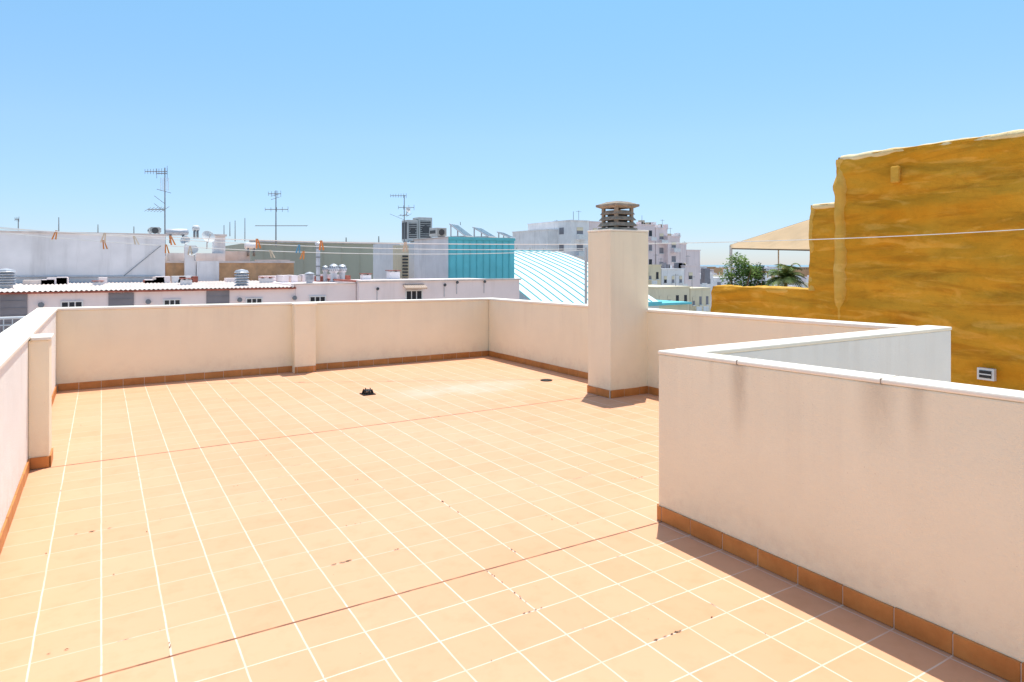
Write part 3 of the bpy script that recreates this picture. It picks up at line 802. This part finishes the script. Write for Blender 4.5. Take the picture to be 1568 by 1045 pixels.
def ribvent(name, px, yb, yt, Y, w):
    m = MB(); b = onY(px, yb, Y); t = onY(px, yt, Y); n = 6; hh = (t.z-b.z)
    m.cyl((b.x,b.y,b.z-.3), (b.x,b.y,t.z-.05), w*.34, w*.34, 12, 'steel')
    for i in range(n):
        z = b.z+hh*i/n; m.lathe((b.x,b.y,z), [(w*.5,0),(w*.5,.02),(w*.36,hh/n*.75)], 14, 'steel')
    m.lathe((b.x,b.y,t.z-.06), [(w*.45,0),(w*.42,.05),(.01,.1)], 14, 'steel'); m.done(name)
ribvent('roof_vent', 9, 437, 413, 29, .6); ribvent('roof_vent', 370, 438, 414, 28, .55); ribvent('roof_vent', 474, 430, 418, 28.5, .4)
m = MB(); b = onY(487, 430, 30); t = onY(487, 374, 30); m.cyl(b, t, .09, .09, 12, 'steel'); m.lathe(t, [(.13,-.05),(.14,.04),(.01,.14)], 12, 'steel')
for q in range(4): m.lathe((b.x,b.y,b.z+(t.z-b.z)*(q+.5)/4), [(.105,0),(.105,.05)], 12, 'alum')
m.done('flue_pipe')
# turbine ventilators
for px, Y, r in ((511, 29.5, .24), (524, 30, .22), (498, 30.2, .16)):
    m = MB(); p = onY(px, 412, Y); m.cyl((p.x,Y,.7),(p.x,Y,p.z-r*.7), r*.6, r*.6, 12, 'steel')
    m.lathe((p.x,Y,p.z), [(r*.6,-r*.8),(r*.95,-r*.4),(r,0),(r*.85,r*.5),(r*.45,r*.85),(.01,r*.95)], 16, 'steel')
    for j in range(16):
        t = 2*math.pi*j/16; q0 = Vector((p.x+r*.97*math.cos(t), Y+r*.97*math.sin(t), p.z-r*.4)); q1 = Vector((p.x+r*.9*math.cos(t+.3), Y+r*.9*math.sin(t+.3), p.z+r*.5)); m.cyl(q0,q1,.012,.012,4,'grill')
    m.done('roof_ventilator')
# small rendered chimneys on the roofs
for (px, yt, Y, w) in [(150,430,31,.35),(560,419,30.5,.4),(602,414,30.7,.5),(285,426,30,.4),(408,424,31,.5)]:
    m = MB(); p = onY(px, yt, Y); m.box(p.x-w/2, p.x+w/2, Y-w/2, Y+w/2, .8, p.z-.08, 'white1'); m.box(p.x-w*.6, p.x+w*.6, Y-w*.6, Y+w*.6, p.z-.03, p.z, 'red')
    for sx in (-1,1): m.box(p.x+sx*w*.35-.04, p.x+sx*w*.35+.04, Y-w*.3, Y+w*.3, p.z-.079, p.z-.031, 'white1')
    m.done('roof_chimney')

# ================= CLOTHES LINE =================
def sagline(mb, A, B, sag, r=.0045, n=60):
    pts = []
    for i in range(n+1):
        t_ = i/n; p = A.lerp(B, t_); p.z -= 4*sag*t_*(1-t_); pts.append(p)
    for a, b in zip(pts[:-1], pts[1:]): mb.cyl(a, b, r, r, 5, 'wire', cap=False)
    return pts
h = empty('clothes_line'); m = MB()
A = atD(-150, 341, 9.5); B = onX(1720, 341, XV-.05)
l1 = sagline(m, A, B, .33, .0065)
A2 = A+Vector((.1,.15,.05))
l2 = sagline(m, A2, atD(897,381,13.0), .16, .006)
B3 = atD(897,383,13.2); l3 = sagline(m, A+Vector((.2,.3,-.02)), B3, .22, .006)
m.done('wires', h)
m = MB(); m.cyl((A.x,A.y,-3), (A.x,A.y,A.z+.1), .03, .03, 8, 'steel'); m.cyl((A.x-.3,A.y-.35,A.z), (A.x+.35,A.y+.4,A.z), .02, .02, 8, 'steel'); m.box(A.x-1.5,A.x+1.0,A.y-1.2,A.y+1.5,-13,-3,'cream')
for q in (atD(897,381,13.0),): m.cyl((q.x,q.y,-6),(q.x,q.y,q.z+.02),.025,.025,8,'steel')
m.done('posts', h)
m = MB()
def peg(p, mat):
    a = random.uniform(-.7,.7); s_ = .062; sd = Vector((CA,-SA,0)); d = (Vector((0,0,-1))+sd*a*.6).normalized()
    for sg in (-1,1):
        b = p+sd*sg*.008-d*.02; e = p+d*s_*2+sd*sg*.028; w = .011
        m.hexa([b+Vector((-.008,-.008,0)), b+Vector((.008,-.008,0)), b+Vector((.008,.008,0)), b+Vector((-.008,.008,0)),
                e+Vector((-w,-w,0)), e+Vector((w,-w,0)), e+Vector((w,w,0)), e+Vector((-w,w,0))], mat)
def near_px(l, px):
    best = None
    for p in l:
        D = p.x*SA+p.y*CA; q = 784+1024*(p.x*CA-p.y*SA)/D
        if best is None or abs(q-px) < best[0]: best = (abs(q-px), p)
    return best[1]
for px, l, k in [(150,l1,'pegw'),(165,l3,'peg'),(208,l2,'pegw'),(246,l3,'peg'),(277,l1,'peg'),(282,l3,'pegw'),(392,l1,'peg'),(455,l2,'pegb'),(462,l3,'peg'),(505,l1,'peg'),(80,l2,'peg'),(620,l1,'pegw'),(410,l3,'pegw')]:
    peg(near_px(l, px), k)
m.done('pegs', h)

# --- railing of the neighbouring lower terrace ---
h = empty('metal_railing'); m = MB(); Yr = 14
xs, xe = -6.0, X(46, Yr); zr = Z(20, 487, Yr)
m.cyl((xs,Yr,zr), (xe,Yr,zr), .022, .022, 8, 'frame'); m.cyl((xs,Yr,zr-.12), (xe,Yr,zr-.12), .012, .012, 6, 'frame'); m.cyl((xs,Yr,zr-.9), (xe,Yr,zr-.9), .015, .015, 6, 'frame')
k = xe
while k > xs: m.cyl((k,Yr,zr-.95), (k,Yr,zr), .009, .009, 5, 'frame'); k -= .12
m.cyl((xe,Yr,zr-1), (xe,Yr,zr+.03), .02, .02, 8, 'frame'); m.cyl((xe,Yr,zr), (xe,Yr-2.5,zr), .02, .02, 8, 'frame')
m.done('bars', h)
m = MB(); m.box(-8, -.72, 8, 14.15, -13, zr-.98, 'shut'); m.done('neighbour_terrace')

# ================= LIGHT, SKY, CAMERA =================
sd = Vector((.2296, .2192, 1.12)).normalized()
sun = bpy.data.lights.new('sun', 'SUN'); sun.energy = 5.0; sun.angle = math.radians(.5); sun.color = (1.0, .965, .90)
so = bpy.data.objects.new('sun', sun); S.collection.objects.link(so); so.rotation_euler = (-sd).to_track_quat('-Z','Y').to_euler()
so.location = (5, 5, 30)
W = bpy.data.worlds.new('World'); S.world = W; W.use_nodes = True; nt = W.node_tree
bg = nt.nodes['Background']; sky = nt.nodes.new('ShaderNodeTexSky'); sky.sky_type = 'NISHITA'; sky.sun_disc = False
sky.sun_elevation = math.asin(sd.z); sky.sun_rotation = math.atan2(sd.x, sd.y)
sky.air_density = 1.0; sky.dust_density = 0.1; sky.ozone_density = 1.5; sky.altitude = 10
# sky tint by elevation; zenith brightened above the view as added fill for walls
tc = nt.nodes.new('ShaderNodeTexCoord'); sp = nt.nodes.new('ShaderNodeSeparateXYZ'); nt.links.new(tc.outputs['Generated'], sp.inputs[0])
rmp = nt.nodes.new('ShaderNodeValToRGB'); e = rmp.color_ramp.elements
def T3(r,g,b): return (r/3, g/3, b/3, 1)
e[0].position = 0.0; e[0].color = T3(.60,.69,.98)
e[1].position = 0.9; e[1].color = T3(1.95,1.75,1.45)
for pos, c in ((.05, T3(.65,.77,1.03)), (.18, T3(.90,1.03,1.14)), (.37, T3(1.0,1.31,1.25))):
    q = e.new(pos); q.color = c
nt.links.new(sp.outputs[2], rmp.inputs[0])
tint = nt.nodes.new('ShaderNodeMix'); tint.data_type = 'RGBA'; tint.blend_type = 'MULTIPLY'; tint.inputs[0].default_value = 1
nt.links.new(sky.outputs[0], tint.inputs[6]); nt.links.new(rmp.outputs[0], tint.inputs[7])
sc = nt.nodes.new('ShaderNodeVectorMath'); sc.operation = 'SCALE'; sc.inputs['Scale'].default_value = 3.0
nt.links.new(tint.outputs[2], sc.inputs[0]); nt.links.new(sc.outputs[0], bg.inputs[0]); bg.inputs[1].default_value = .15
cam = bpy.data.cameras.new('camera'); co = bpy.data.objects.new('camera', cam); S.collection.objects.link(co)
co.location = (0, 0, EYE); co.rotation_euler = (math.pi/2, 0, -math.atan2(SA, CA))
cam.sensor_width = 36; cam.lens = 36*1024/1568; cam.shift_y = -117.5/1568; cam.clip_start = .05; cam.clip_end = 40000
S.camera = co
S.view_settings.view_transform = 'Standard'; S.view_settings.look = 'None'; S.view_settings.exposure = 0
